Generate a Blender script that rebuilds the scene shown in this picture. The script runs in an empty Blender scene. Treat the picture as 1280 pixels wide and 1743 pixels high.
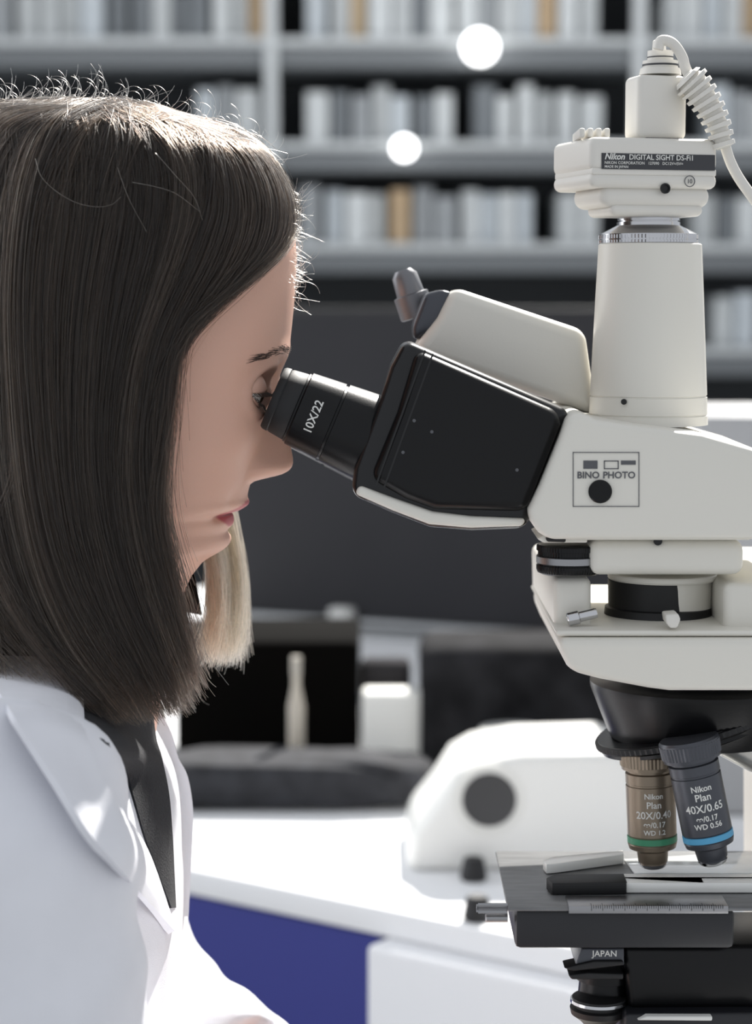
import bpy, bmesh, math, random
import numpy as np
from mathutils import Vector, Matrix
random.seed(7); rng = np.random.default_rng(7)
SC = bpy.context.scene

# ------------------------------------------------------------------ camera
ALPHA = math.radians(5.5)
DIST = 1.2
Z0 = 1.183
S = 0.5623 / 1743
F = DIST / S
CX, CY = 640.0, 871.5
CAM = Vector((0, -DIST * math.cos(ALPHA), Z0 + DIST * math.sin(ALPHA)))
RIGHT = Vector((1, 0, 0)); UP = Vector((0, math.sin(ALPHA), math.cos(ALPHA))); FWD = Vector((0, math.cos(ALPHA), -math.sin(ALPHA)))
cd = bpy.data.cameras.new('camera'); cam = bpy.data.objects.new('camera', cd); SC.collection.objects.link(cam)
cam.location = CAM; cam.rotation_euler = (math.pi / 2 - ALPHA, 0, 0)
cd.sensor_fit = 'VERTICAL'; cd.sensor_height = 36; cd.lens = F / 1743 * 36
cd.clip_start = 0.05; cd.clip_end = 60
cd.dof.use_dof = True; cd.dof.focus_distance = 1.19; cd.dof.aperture_fstop = 6.0
SC.camera = cam

# ------------------------------------------------------------------ light
w = bpy.data.worlds.new('world'); SC.world = w; w.use_nodes = True
w.node_tree.nodes['Background'].inputs[0].default_value = (0.90, 0.94, 1.0, 1)
w.node_tree.nodes['Background'].inputs[1].default_value = 0.72
def lamp(name, kind, loc, look, energy, size=1.0, color=(1, 1, 1), sy=None):
    l = bpy.data.lights.new(name, kind); l.energy = energy; l.color = color
    if kind == 'AREA':
        l.size = size
        if sy: l.shape = 'RECTANGLE'; l.size_y = sy
    if kind == 'SUN': l.angle = size
    o = bpy.data.objects.new(name, l); SC.collection.objects.link(o); o.location = loc
    o.rotation_euler = (Vector(look) - Vector(loc)).to_track_quat('-Z', 'Y').to_euler()
    return o
lamp('sun', 'SUN', (0.26, 0.68, 0.68), (0, 0, 0), 11.0, math.radians(1.2), (1.0, 0.965, 0.91))
lamp('rack_fill', 'AREA', (0.0, 3.4, 2.9), (0, 5.0, 1.1), 13, 2.6, (1, 1, 1), .6)  # unseen fill light, added to brighten the shelves
lamp('window_light', 'AREA', (-2.6, 1.2, 2.3), (0.2, 0, 1.2), 34, 1.6, (0.95, 0.97, 1.0), 1.8)

SC.view_settings.view_transform = 'Standard'; SC.view_settings.look = 'None'
SC.view_settings.exposure = 0.0; SC.view_settings.gamma = 1.0
SC.view_settings.use_curve_mapping = False
SC.cycles.use_denoising = True
SC.cycles.max_bounces = 8

# ------------------------------------------------------------------ geometry helpers
def P(px, py, Y=0.0):
    d = FWD + RIGHT * ((px - CX) / F) + UP * (-(py - CY) / F)
    t = (Y - CAM.y) / d.y
    return CAM + d * t
def PZ(px, py, z):
    d = FWD + RIGHT * ((px - CX) / F) + UP * (-(py - CY) / F)
    t = (z - CAM.z) / d.z
    return CAM + d * t
def scale(px, py, Y=0.0):
    return (P(px, py, Y) - CAM).dot(FWD) / F

def lin(c):
    if isinstance(c, str):
        c = tuple(int(c[i:i + 2], 16) / 255 for i in (0, 2, 4))
    return tuple(((x / 12.92) if x <= .04045 else ((x + .055) / 1.055) ** 2.4) for x in c) + (1,)
def mat(name, col, rough=.5, metal=0.0, var=0.0, vscale=60, bump=0.0, bscale=300, spec=.5, coat=0, stretch=None, emit=None, alpha=None, trans=0, sss=0):
    m = bpy.data.materials.new(name); m.use_nodes = True
    nt = m.node_tree; b = nt.nodes['Principled BSDF']
    c = lin(col) if not (isinstance(col, tuple) and len(col) == 4) else col
    b.inputs['Base Color'].default_value = c; b.inputs['Roughness'].default_value = rough; b.inputs['Metallic'].default_value = metal
    b.inputs['Specular IOR Level'].default_value = spec; b.inputs['Coat Weight'].default_value = coat
    b.inputs['Transmission Weight'].default_value = trans
    if sss:
        b.inputs['Subsurface Weight'].default_value = sss; b.inputs['Subsurface Radius'].default_value = (1, .35, .2); b.inputs['Subsurface Scale'].default_value = .004
    if emit: b.inputs['Emission Color'].default_value = lin(emit[0]); b.inputs['Emission Strength'].default_value = emit[1]
    if alpha is not None: b.inputs['Alpha'].default_value = alpha
    tc = nt.nodes.new('ShaderNodeTexCoord'); mp = nt.nodes.new('ShaderNodeMapping'); nt.links.new(tc.outputs['Object'], mp.inputs[0])
    if stretch: mp.inputs['Scale'].default_value = stretch
    if var:
        n = nt.nodes.new('ShaderNodeTexNoise'); n.inputs['Scale'].default_value = vscale; n.inputs['Detail'].default_value = 5
        nt.links.new(mp.outputs[0], n.inputs['Vector'])
        r = nt.nodes.new('ShaderNodeValToRGB'); r.color_ramp.elements[0].position = .3; r.color_ramp.elements[1].position = .7
        r.color_ramp.elements[0].color = tuple(max(0, x * (1 - var)) for x in c[:3]) + (1,)
        r.color_ramp.elements[1].color = tuple(min(1, x * (1 + var)) for x in c[:3]) + (1,)
        nt.links.new(n.outputs['Fac'], r.inputs[0]); nt.links.new(r.outputs[0], b.inputs['Base Color'])
    if bump:
        n2 = nt.nodes.new('ShaderNodeTexNoise'); n2.inputs['Scale'].default_value = bscale; n2.inputs['Detail'].default_value = 3
        nt.links.new(mp.outputs[0], n2.inputs['Vector'])
        bp = nt.nodes.new('ShaderNodeBump'); bp.inputs['Strength'].default_value = bump; bp.inputs['Distance'].default_value = .001
        nt.links.new(n2.outputs['Fac'], bp.inputs['Height']); nt.links.new(bp.outputs[0], b.inputs['Normal'])
    return m

ROOTS = {}
def tag(o, label=None, cat=None, group=None, kind=None):
    if label: o['label'] = label
    if cat: o['category'] = cat
    if group: o['group'] = group
    if kind: o['kind'] = kind
    return o
def thing(name, label, cat, loc=(0, 0, 0), group=None):
    o = bpy.data.objects.new(name, None); SC.collection.objects.link(o); o.location = loc; o.empty_display_size = .05
    ROOTS[o.name] = Vector(loc)
    return tag(o, label, cat, group)
def org(parent):
    while parent.parent: parent = parent.parent
    return ROOTS[parent.name]
def obj(name, bm, m=None, parent=None, smooth=35, label=None):
    me = bpy.data.meshes.new(name)
    if parent:
        L = org(parent)
        for v in bm.verts: v.co -= L
    bmesh.ops.recalc_face_normals(bm, faces=bm.faces[:]) if len(bm.faces) else None
    bm.to_mesh(me); bm.free()
    o = bpy.data.objects.new(name, me); SC.collection.objects.link(o)
    if parent: o.parent = parent
    if m:
        for mm in (m if isinstance(m, (list, tuple)) else [m]): me.materials.append(mm)
    if smooth:
        for p in me.polygons: p.use_smooth = True
        try: me.set_sharp_from_angle(angle=math.radians(smooth))
        except Exception: pass
    if label: o['label'] = label
    return o
def solo(name, bm, m, label, cat, loc, group=None, smooth=35, kind=None):
    L = Vector(loc)
    for v in bm.verts: v.co -= L
    o = obj(name, bm, m, None, smooth); o.location = L; ROOTS[o.name] = L
    return tag(o, label, cat, group, kind)

def bevel(bm, wd, seg=3, ang=30):
    es = [e for e in bm.edges if len(e.link_faces) == 2 and e.calc_face_angle(0) > math.radians(ang)]
    if wd > 0 and es: bmesh.ops.bevel(bm, geom=es, offset=wd, segments=seg, profile=.5, affect='EDGES', clamp_overlap=True)
    return bm
def prism_xz(pts, y0, y1, bv=.002, seg=3):
    """pts: world X,Z pairs"""
    bm = bmesh.new()
    a = [bm.verts.new((p[0], y0, p[1])) for p in pts]; b = [bm.verts.new((p[0], y1, p[1])) for p in pts]
    n = len(pts); bm.faces.new(a); bm.faces.new(b[::-1])
    for i in range(n): bm.faces.new((a[i], b[i], b[(i + 1) % n], a[(i + 1) % n]))
    bmesh.ops.recalc_face_normals(bm, faces=bm.faces[:])
    return bevel(bm, bv, seg)
def prism(pxpts, Yref, y0, y1, bv=.002, seg=3):
    q = [P(x, y, Yref) for x, y in pxpts]
    return prism_xz([(v.x, v.z) for v in q], y0, y1, bv, seg)
def join(*bms):
    out = bms[0]
    for b in bms[1:]:
        me = bpy.data.meshes.new('tmp'); b.to_mesh(me); b.free(); out.from_mesh(me); bpy.data.meshes.remove(me)
    return out
def basis(A):
    A = A.normalized(); t = Vector((0, 1, 0)) if abs(A.y) < .9 else Vector((1, 0, 0))
    U = t.cross(A).normalized(); V = A.cross(U)
    return A, U, V
def lathe(O, A, prof, seg=72, knurl=None):
    """prof: (s, r) along the axis; knurl: (s0, s1, count, depth)"""
    A, U, V = basis(A); bm = bmesh.new(); rings = []
    if knurl: seg = knurl[2] * 2
    for s, r in prof:
        ring = []
        for i in range(seg):
            rr = r
            if knurl and knurl[0] <= s <= knurl[1] and i % 2: rr = r - knurl[3]
            a = 2 * math.pi * i / seg
            ring.append(bm.verts.new(O + A * s + (U * math.cos(a) + V * math.sin(a)) * rr))
        rings.append(ring)
    for k in range(len(rings) - 1):
        for i in range(seg):
            j = (i + 1) % seg
            bm.faces.new((rings[k][i], rings[k][j], rings[k + 1][j], rings[k + 1][i]))
    if prof[0][1] > 1e-6: bm.faces.new(rings[0][::-1])
    if prof[-1][1] > 1e-6: bm.faces.new(rings[-1])
    return bm
def vlathe(cx, Y, prof, seg=72, knurl=None):
    """vertical axis; prof: (py, half width in px)"""
    x = P(cx, sum(p[0] for p in prof) / len(prof), Y).x
    top = P(cx, prof[0][0], Y).z; pr = []
    for py, hw in prof:
        pr.append((top - P(cx, py, Y).z, hw * scale(cx, py, Y)))
    if knurl: knurl = (top - P(cx, knurl[0], Y).z - 1e-5, top - P(cx, knurl[1], Y).z + 1e-5, knurl[2], knurl[3])
    return lathe(Vector((x, Y, top)), Vector((0, 0, -1)), pr, seg, knurl)
def alathe(p0, p1, Y, prof, seg=72, Y1=None, knurl=None):
    """axis from p0 towards p1 (px); prof (s px, r px)"""
    O = P(*p0, Y); E = P(*p1, Y if Y1 is None else Y1); k = scale(*p0, Y)
    return lathe(O, E - O, [(s * k, r * k) for s, r in prof], seg, knurl)
def obox(c, right, wd, dp, z0, z1, bv=.002, seg=3):
    r = Vector(right).normalized(); d = Vector((-r.y, r.x, 0)); bm = bmesh.new(); vs = []
    for z in (z0, z1):
        for a, b in ((-1, -1), (1, -1), (1, 1), (-1, 1)):
            vs.append(bm.verts.new((c[0] + r.x * a * wd / 2 + d.x * b * dp / 2, c[1] + r.y * a * wd / 2 + d.y * b * dp / 2, z)))
    for f in ((3, 2, 1, 0), (4, 5, 6, 7), (0, 1, 5, 4), (1, 2, 6, 5), (2, 3, 7, 6), (3, 0, 4, 7)): bm.faces.new([vs[i] for i in f])
    bmesh.ops.recalc_face_normals(bm, faces=bm.faces[:])
    return bevel(bm, bv, seg)
def box(x0, x1, y0, y1, z0, z1, bv=.002, seg=2):
    return obox(((x0 + x1) / 2, (y0 + y1) / 2), (1, 0, 0), abs(x1 - x0), abs(y1 - y0), min(z0, z1), max(z0, z1), bv, seg)
def tube(pts, rad, seg=12, cap=True):
    pts = [Vector(p) for p in pts]; bm = bmesh.new(); rings = []; n = len(pts)
    N = None
    for i, p in enumerate(pts):
        T = (pts[min(i + 1, n - 1)] - pts[max(i - 1, 0)]).normalized()
        if N is None: N = T.orthogonal().normalized()
        N = (N - T * N.dot(T)).normalized(); B = T.cross(N)
        r = rad[i] if hasattr(rad, '__len__') else rad
        rings.append([bm.verts.new(p + (N * math.cos(2 * math.pi * k / seg) + B * math.sin(2 * math.pi * k / seg)) * r) for k in range(seg)])
    for a, b in zip(rings, rings[1:]):
        for k in range(seg): bm.faces.new((a[k], a[(k + 1) % seg], b[(k + 1) % seg], b[k]))
    if cap: bm.faces.new(rings[0][::-1]); bm.faces.new(rings[-1])
    return bm
def crom(pts, n):
    p = np.asarray(pts, float); p = np.vstack([2 * p[0] - p[1], p, 2 * p[-1] - p[-2]]); m = len(p) - 3
    t = np.linspace(0, m - 1e-6, n); i = t.astype(int); u = (t - i)[:, None]
    a, b, c, d = p[i], p[i + 1], p[i + 2], p[i + 3]
    return .5 * (2 * b + (c - a) * u + (2 * a - 5 * b + 4 * c - d) * u ** 2 + (3 * b - a - 3 * c + d) * u ** 3)
def textbm(s, h, align='LEFT', shear=0, bold=0, ext=.0001, spacing=1.0):
    """returns list of (u, v) mesh in the text plane, cap height h"""
    cu = bpy.data.curves.new('t', 'FONT'); cu.body = s; cu.size = h / .69; cu.align_x = align; cu.shear = shear; cu.offset = bold; cu.space_character = spacing
    cu.resolution_u = 3
    o = bpy.data.objects.new('t', cu); SC.collection.objects.link(o)
    dg = bpy.context.evaluated_depsgraph_get(); me = bpy.data.meshes.new_from_object(o.evaluated_get(dg))
    bm = bmesh.new(); bm.from_mesh(me)
    bpy.data.objects.remove(o); bpy.data.curves.remove(cu); bpy.data.meshes.remove(me)
    return bm
def text_flat(s, h, O, right, up, **k):
    bm = textbm(s, h, **k); r = Vector(right).normalized(); u = Vector(up).normalized()
    for v in bm.verts: v.co = O + r * v.co.x + u * v.co.y
    return bm
def text_wrap(s, h, O, right, up, R, **k):
    """O on the axis; text centred on the side facing the camera (-Y)"""
    bm = textbm(s, h, align='CENTER', **k); r = Vector(right).normalized(); u = Vector(up).normalized(); n = r.cross(u)
    if n.y > 0: n = -n
    bmesh.ops.subdivide_edges(bm, edges=[e for e in bm.edges if e.calc_length() > h * .5], cuts=1)
    for v in bm.verts:
        a = v.co.x / R; v.co = O + (n * math.cos(a) + r * math.sin(a)) * R + u * v.co.y
    return bm

# ------------------------------------------------------------------ materials
M = {}
M['cream'] = mat('cream_enamel', 'dedbd2', .38, bump=.04, bscale=900)
M['cream2'] = mat('cream_plastic', 'dad7d0', .5, bump=.03, bscale=900)
M['black'] = mat('black_enamel', '08080a', .3, bump=.05, bscale=800, spec=.28)
M['silver2'] = mat('grey_metal', '77787c', .42, .6)
M['shell'] = mat('dark_shell', '141416', .26, spec=.4)
M['blackm'] = mat('black_matt', '0d0d0f', .55)
M['rubber'] = mat('black_rubber', '131315', .6, bump=.05, bscale=1200)
M['chrome'] = mat('chrome', 'c8c8ca', .16, 1.0)
M['satin'] = mat('satin_glare', 'eeeeea', .3, .1)  # near white: sun glare on the slide holder put into the colour
M['steel'] = mat('brushed_steel', '9a9a9c', .32, 1.0, bump=.1, bscale=400, stretch=(1, 8, 8))
M['bronze'] = mat('champagne_barrel', '857868', .34, .55)
M['darkbar'] = mat('dark_barrel', '4a4c52', .34, .5)
M['silver'] = mat('silver_barrel', 'c9c6c0', .28, .8)
M['stage'] = mat('stage_ceramic', '6e6f70', .36, .1, var=.16, vscale=220, bump=.12, bscale=260, stretch=(.25, 1, 1))
M['charcoal'] = mat('charcoal_enamel', '16171c', .45, bump=.05, bscale=900)
M['white'] = mat('white_print', 'd8d8d4', .6)
M['greyprint'] = mat('grey_print', '55565a', .6)
M['label'] = mat('label_plate', '35363a', .5)
M['green'] = mat('green_band', '3f8f6a', .4)
M['blue'] = mat('blue_band', '4f9cc4', .4)
M['glass'] = mat('clear_glass', 'eef4f4', .03, 0, trans=1.0)

YC = .033
root = thing('microscope', 'cream and black laboratory microscope with a camera on top, the woman looks into it', 'microscope', (P(1104, 900, YC).x, YC, .79))
RT = root
# ---- photo tube
obj('photo_tube', vlathe(1104, YC, [(415, 85), (417, 87.5), (500, 91.5), (580, 95), (660, 98.6), (672, 99), (672.6, 97.6), (674.6, 97.6), (675.2, 99.2), (703.5, 100), (704, 98.6), (706, 98.6), (706.5, 100.4), (722, 101)], 96), M['cream'], RT)
tubeo = RT.children[-1]
def dot(px, py, r, Y, par, m='blackm', name='screw_hole', deep=.0006):
    k = scale(px, py, Y); O = P(px, py, Y)
    return obj(name, lathe(O, Vector((0, 1, 0)), [(0, 0.0001), (0, r * k), (deep, r * k)], 24), M[m], par)
def on_cyl(cx, px, hw, Y=YC):
    u = (px - cx) / hw
    return Y - hw * scale(cx, 600, Y) * math.sqrt(max(0, 1 - u * u))
dot(1062, 684, 5, on_cyl(1104, 1062, 99.6) - .0003, tubeo)
for (hx, hy, r) in ((1152, 440, 7), ):
    yy = on_cyl(1104, hx, 88.5) - .0003
    dot(hx, hy, r, yy, tubeo, 'steel', 'set_screw'); dot(hx, hy, r * .5, yy - .0003, tubeo, 'blackm', 'screw_hole')
# ---- c mount
cm = obj('camera_mount', vlathe(1104, YC, [(366, 50), (368, 53), (376, 53), (376.5, 50.5), (378, 50.5), (378.5, 54), (384, 54), (398, 81), (399, 83.5), (414, 83.5), (415.5, 82)], 96), M['chrome'], RT, label='chrome adapter ring between camera and tube')
obj('knurled_ring', vlathe(1104, YC, [(399.5, 80), (400.5, 84.6), (407, 84.6), (408, 82), (409.5, 84.6), (414, 84.6), (415, 80)], knurl=(400, 414.5, 90, .0006)), M['chrome'], cm)
# ---- camera
psi = math.radians(15); rv = Vector((math.cos(psi), math.sin(psi), 0)); dv = Vector((-math.sin(psi), math.cos(psi), 0))
def ybox(pl, pr, depth_px, py0, py1, Yfront_left, bv, seg=4):
    """pl, pr: px of the front-left and front-right edges"""
    A = P(pl, (py0 + py1) / 2, Yfront_left); k = scale(pl, py0, Yfront_left)
    wd = (pr - pl) * k / math.cos(psi); dp = depth_px * k
    c = A + rv * wd / 2 + dv * dp / 2
    return obox(c, rv, wd, dp, P(pl, py1, Yfront_left).z, P(pl, py0, Yfront_left).z, bv, seg), A, wd, dp
b1, A1, w1, d1 = ybox(1005, 1232, 195, 232, 290.2, -.008, .004)
b2, _, _, _ = ybox(1005, 1232, 195, 291.6, 319, -.008, .004)
b2b, _, _, _ = ybox(1008, 1229, 190, 285, 297, -.0075, .001)
camo = obj('camera_head', join(b1, b2, b2b), M['cream2'], RT)
b3, _, _, _ = ybox(1024, 1220, 150, 312, 352, -.003, .006, 5); b4, _, _, _ = ybox(1040, 1205, 120, 345, 367, 0, .004)
obj('lower_housing', join(b3, b4), M['cream2'], camo)
b5, A5, w5, d5 = ybox(1086, 1174, 68, 126, 236, .012, .0035)
obj('connector_box', b5, M['cream2'], camo)
b6, _, _, _ = ybox(1098, 1165, 50, 231, 240, .0145, .0008); obj('socket_seam', b6, M['label'], camo)
fin = bmesh.new()
for i in range(4):
    q = P(985 + i * 14, 229, .02 + i * .004); fin = join(fin, box(q.x - .0016, q.x + .0016, q.y - .02, q.y + .02, q.z - .003, q.z + .002, .001))
obj('cooling_fins', fin, M['cream2'], camo)
nf = -Vector((-math.sin(psi), math.cos(psi), 0)); kk = scale(1005, 260, -.008)
def front(px, py, off=.0004):
    q = P(px, py, -.008); u = (q.x - A1.x) / math.cos(psi)
    return A1 + rv * u + nf * off + Vector((0, 0, q.z - A1.z))
lb = bmesh.new(); vs = [lb.verts.new(front(x, y, .0003)) for x, y in ((1024, 260), (1226, 260), (1226, 287), (1024, 287))]; lb.faces.new(vs)
obj('label_plate', lb, M['label'], camo)
up = Vector((0, 0, 1))
tb = text_flat('Nikon', 10 * kk, front(1029, 270.5, .0006), rv, up, shear=.25, bold=.00014)
tb = join(tb, text_flat('DIGITAL SIGHT DS-Fi1', 8.6 * kk, front(1072, 270.3, .0006), rv, up, bold=.00006, spacing=.98))
tb = join(tb, text_flat('NIKON CORPORATION   127090   DC12V=/5V=', 4.6 * kk, front(1029, 278.5, .0006), rv, up, bold=.00003, spacing=1.03))
tb = join(tb, text_flat('MADE IN JAPAN', 4.2 * kk, front(1029, 285, .0006), rv, up, bold=.00003))
obj('lettering', tb, M['white'], camo)
# ring mark with 10
mk = lathe(front(1180, 306, .0005), nf, [(0, 8.5 * kk), (0.0001, 8.5 * kk), (.0001, 10 * kk), (0, 10 * kk)], 40)
for f in list(mk.faces):
    if len(f.verts) > 4: mk.faces.remove(f)
mk = join(mk, text_flat('10', 7 * kk, front(1180, 309.5, .0005), rv, up, align='CENTER', bold=.00006))
obj('ring_mark', mk, M['greyprint'], camo)
obj('screw_socket', lathe(front(1137, 319, .0006), nf, [(-.001, 9 * kk), (0, 9 * kk), (0, 6.5 * kk), (-.0008, 6 * kk), (-.0008, 0.00001)], 28), M['blackm'], camo)
# cable and strain relief
YB = .03
cp = obj('cable_plug', join(vlathe(1124, YB, [(86, 9), (87, 22), (103, 22), (104, 30), (116, 30), (117, 34), (128, 36)], 32),
                            vlathe(1122, YB, [(68, 8), (70, 11), (88, 12)], 24)), M['cream2'], camo)
obj('plug_seams', join(vlathe(1124, YB, [(97, 22.6), (99, 22.6)], 32), vlathe(1124, YB, [(110, 30.8), (113, 30.8)], 32)), M['label'], camo)
pth = crom([(1120, 84), (1124, 70), (1140, 70), (1156, 88), (1166, 108), (1174, 135), (1206, 180), (1222, 214), (1234, 248), (1243, 275), (1256, 300), (1275, 330), (1310, 372), (1360, 460)], 24)
c2 = tube([P(x, y, .016) for x, y in crom(pth[::2], 60)], 9 * S, 14)
cab = obj('cable', c2, M['cream2'], camo)
pth = crom([(1166, 128), (1186, 150), (1206, 180), (1222, 214), (1233, 252)], 110); rr = []
for i in range(110):
    base = 30 - 14 * i / 109
    if i < 14: base *= (.55 + .45 * i / 14)
    ph = i % 11
    rr.append((base + (3.5 if 2 < ph < 9 else -3.5)) * S)
bm = tube([P(x, y, .012) for x, y in pth], rr, 28)
obj('strain_relief', bm, M['cream2'], camo)

# ---- trinocular head
head = obj('trinocular_head', prism([(962, 704), (985, 699), (1010, 712), (1085, 723), (1186, 736), (1290, 766), (1360, 800), (1360, 912), (930, 912), (912, 900), (897, 880), (896, 862), (916, 820), (948, 742)], -.02, -.04, .105, .005, 5), M['cream'], RT)
FH = -.0402
fr = bmesh.new()
for (x0, y0, x1, y1) in ((975, 769.5, 1088, 770.7), (975, 861.5, 1088, 862.7), (975, 769.5, 976.2, 862.7), (1087, 769.5, 1088.2, 862.7)):
    fr = join(fr, prism([(x0, y0), (x1, y0), (x1, y1), (x0, y1)], FH, FH - .0002, FH + .0003, 0))
obj('label_frame', fr, M['greyprint'], head)
ic = bmesh.new()
for q in ([(993, 784), (1017, 784), (1017, 798), (993, 798)], [(1057, 784), (1082, 784), (1082, 791), (1057, 791)], [(1028, 784), (1053, 784), (1053, 785.5), (1028, 785.5)], [(1028, 797), (1053, 797), (1053, 798.5), (1028, 798.5)], [(1028, 784), (1029.5, 784), (1029.5, 798), (1028, 798)], [(1051.5, 784), (1053, 784), (1053, 798), (1051.5, 798)]):
    ic = join(ic, prism(q, FH, FH - .0002, FH + .0003, 0))
obj('path_symbols', ic, M['greyprint'], head)
kh = scale(1030, 810, FH)
obj('lettering', join(text_flat('BINO', 11 * kh, P(982, 814, FH - .0003), (1, 0, 0), up, bold=.00012), text_flat('PHOTO', 11 * kh, P(1026, 814, FH - .0003), (1, 0, 0), up, bold=.00012)), M['greyprint'], head)
obj('selector_knob', lathe(P(1022, 837, FH - .002), Vector((0, 1, 0)), [(0, .0001), (0, 18 * kh), (.0006, 20 * kh), (.003, 20 * kh)], 40), M['black'], head)
# body of the near eyepiece tube: cream casing with a black cover on the near side
et = obj('eyepiece_tube', prism([(688, 577), (966, 697), (900, 868), (890, 892), (800, 896), (730, 890), (667, 866), (612, 842), (598, 832), (604, 790), (648, 672), (664, 622)], 0, -.026, .03, .008, 6), M['shell'], RT)
obj('under_rail', prism([(604, 838), (612, 842), (667, 866), (730, 890), (800, 896), (889, 893), (893, 880), (800, 876), (736, 868), (672, 846), (612, 824)], -.02, -.029, .03, .003, 4), M['cream'], et, label='cream lower edge of the eyepiece tube')
ax = Vector((math.cos(math.radians(23.7)), 0, -math.sin(math.radians(23.7))))
cov = prism([(708, 594), (950, 700), (952, 720), (894, 868), (740, 864), (690, 846), (630, 812), (676, 700)], -.02, -.0335, .02, .006, 6)
obj('black_cover', cov, M['black'], et, label='black side cover of the eyepiece tube')
seam = bmesh.new()
for (a, b) in (((724, 596), (640, 826)), ((737, 602), (653, 832))):
    A_, B_ = P(*a, -.0337), P(*b, -.0337); n_ = Vector((.9, 0, -.4)) * .0005
    vs = [seam.verts.new(v) for v in (A_ - n_, A_ + n_, B_ + n_, B_ - n_)]; seam.faces.new(vs)
obj('seam_lines', seam, M['blackm'], et)
for x, y in ((705, 716), (686, 770), (735, 735), (880, 800)):
    O_ = P(x, y, -.0339); obj('scale_mark', lathe(O_, Vector((0, 1, 0)), [(0, .0001), (0, .0009), (.0003, .0009)], 14), M['greyprint'], et)
# far eyepiece tube
ft = obj('eyepiece_tube', prism([(768, 488), (990, 562), (1010, 705), (700, 600), (712, 578), (742, 540)], .07, .045, .1, .008, 6), M['cream'], RT, label='cream far eyepiece tube behind the near one')
obj('flange', prism([(722, 500), (752, 492), (770, 500), (742, 560), (704, 580), (700, 556)], .075, .05, .095, .004), M['darkbar'], ft)
obj('diopter_knob', alathe((712, 540), (684, 456), .1, [(0, 26), (2, 30), (40, 30), (42, 24), (74, 22), (84, 14)], 32), M['silver2'], ft)
# eyepieces
def eyepiece(p0, Y, name_label=None):
    e = obj('eyepiece', alathe(p0, (p0[0] + 920, p0[1] + 390), Y, [(40, 54), (44, 62), (47, 62), (49, 65), (108, 70), (109, 67), (113, 67), (114, 71), (150, 74), (176, 76), (250, 76)], 80), M['black'], RT, label=name_label)
    obj('eyecup', alathe(p0, (p0[0] + 920, p0[1] + 390), Y, [(9, 0.1), (9, 34), (0, 44), (0, 53), (4, 56), (12, 57), (14, 55.5), (17, 57), (42, 60), (46, 58), (46, 40)], 80), M['rubber'], e)
    return e
e1 = eyepiece((464, 676), 0.0, 'near eyepiece with 10X lettering')
AE = Vector((.9207, 0, -.3902)); kE = scale(464, 676)
for (sv, txt, off) in ((78, '10X/22', 2), ):
    O_ = P(464, 676, 0) + AE * (sv * kE)
    obj('lettering', text_wrap(txt, 14 * kE, O_ + AE * 6 * kE, Vector((.3902, 0, .9207)), -AE, 68.2 * kE, bold=.0001), M['white'], e1)
eyepiece((474, 683), .064, 'far eyepiece hidden behind the near one')
# ---- intermediate collar, filter wheel, dovetail
neck = obj('intermediate_collar', join(prism([(936, 912), (1275, 912), (1275, 918), (936, 918)], -.03, -.034, .1, .0015), prism([(1000, 916), (1262, 916), (1262, 976), (1000, 976)], -.02, -.03, .095, .006, 5)), M['cream'], RT)
dot(1120, 921, 7.5, -.0304, neck)
obj('filter_slot', prism([(928, 914), (962, 912), (962, 922), (930, 921)], -.03, -.0345, -.02, .001), M['blackm'], neck)
obj('slider_plate', prism([(914, 917), (925, 912), (1000, 918), (1000, 924), (925, 924)], -.03, -.03, .02, .001), M['cream'], neck)
fw = obj('filter_wheel', vlathe(969, -.012, [(925, 40), (926, 54), (928, 56), (936, 56), (936.5, 53.5), (944, 53.5), (944.5, 55.5), (950, 55.5), (950.5, 53.5), (960, 53.5), (960.5, 56), (968, 56), (973, 54), (976, 48)], knurl=(926, 974, 70, .0003)), M['black'], RT)
obj('metal_band', vlathe(969, -.012, [(946, 54.2), (946, 56.2), (957, 56.2), (957, 54.2)], 60), M['steel'], fw)
dr = obj('dovetail_ring', vlathe(1128, .02, [(974, 92), (976, 93.5), (982, 93.5), (985, 91), (986, 84), (1046, 82)], 96), M['cream'], RT)
obj('black_collar', vlathe(1120, .02, [(985.5, 84), (986, 85.5), (1030, 84.5), (1032, 90), (1052, 92), (1058, 96), (1060, 96)], 96), M['blackm'], dr)
# ---- stand (arm, column, base)
arm = prism([(941, 1069), (1400, 1069), (1400, 1156), (1125, 1156), (1090, 1151.5), (1010, 1136.5), (966, 1125), (955, 1114), (945, 1090)], -.01, -.048, .148, .004, 4)
post = join(prism([(939, 978), (1004, 978), (1004, 1072), (941, 1072)], -.01, -.02, .148, .005, 4), prism([(1222, 985), (1400, 985), (1400, 1075), (1222, 1075)], -.01, -.03, .148, .005, 4),
            prism([(939, 1062), (1400, 1062), (1400, 1072), (942, 1072)], -.02, -.044, .145, .003))
col = prism([(1320, 1150), (1440, 1150), (1440, 2095), (1320, 2095)], YC, .0, .15, .008)
xb0, xb1 = P(900, 2100, YC).x, P(1440, 2100, YC).x
basebm = box(xb0, xb1, -.075, .135, .756, .80, .008, 3)
st = obj('stand', join(arm, post, col, basebm), M['cream'], RT)
obj('clamp_screw', alathe((1016, 1043), (960, 1056), -.03, [(0, 8), (4, 9), (30, 9), (32, 12), (50, 12), (52, 9)], 28), M['chrome'], st)
obj('retaining_clip', prism([(1128, 1042), (1150, 1040), (1154, 1050), (1148, 1064), (1136, 1064), (1130, 1056)], -.035, -.046, -.03, .001), M['cream2'], st)
gl = bmesh.new(); gl = vlathe(1120, .02, [(1063, 156), (1064.5, 158), (1066, 156)], 96)
obj('seam_ring', gl, M['blackm'], st)
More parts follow.
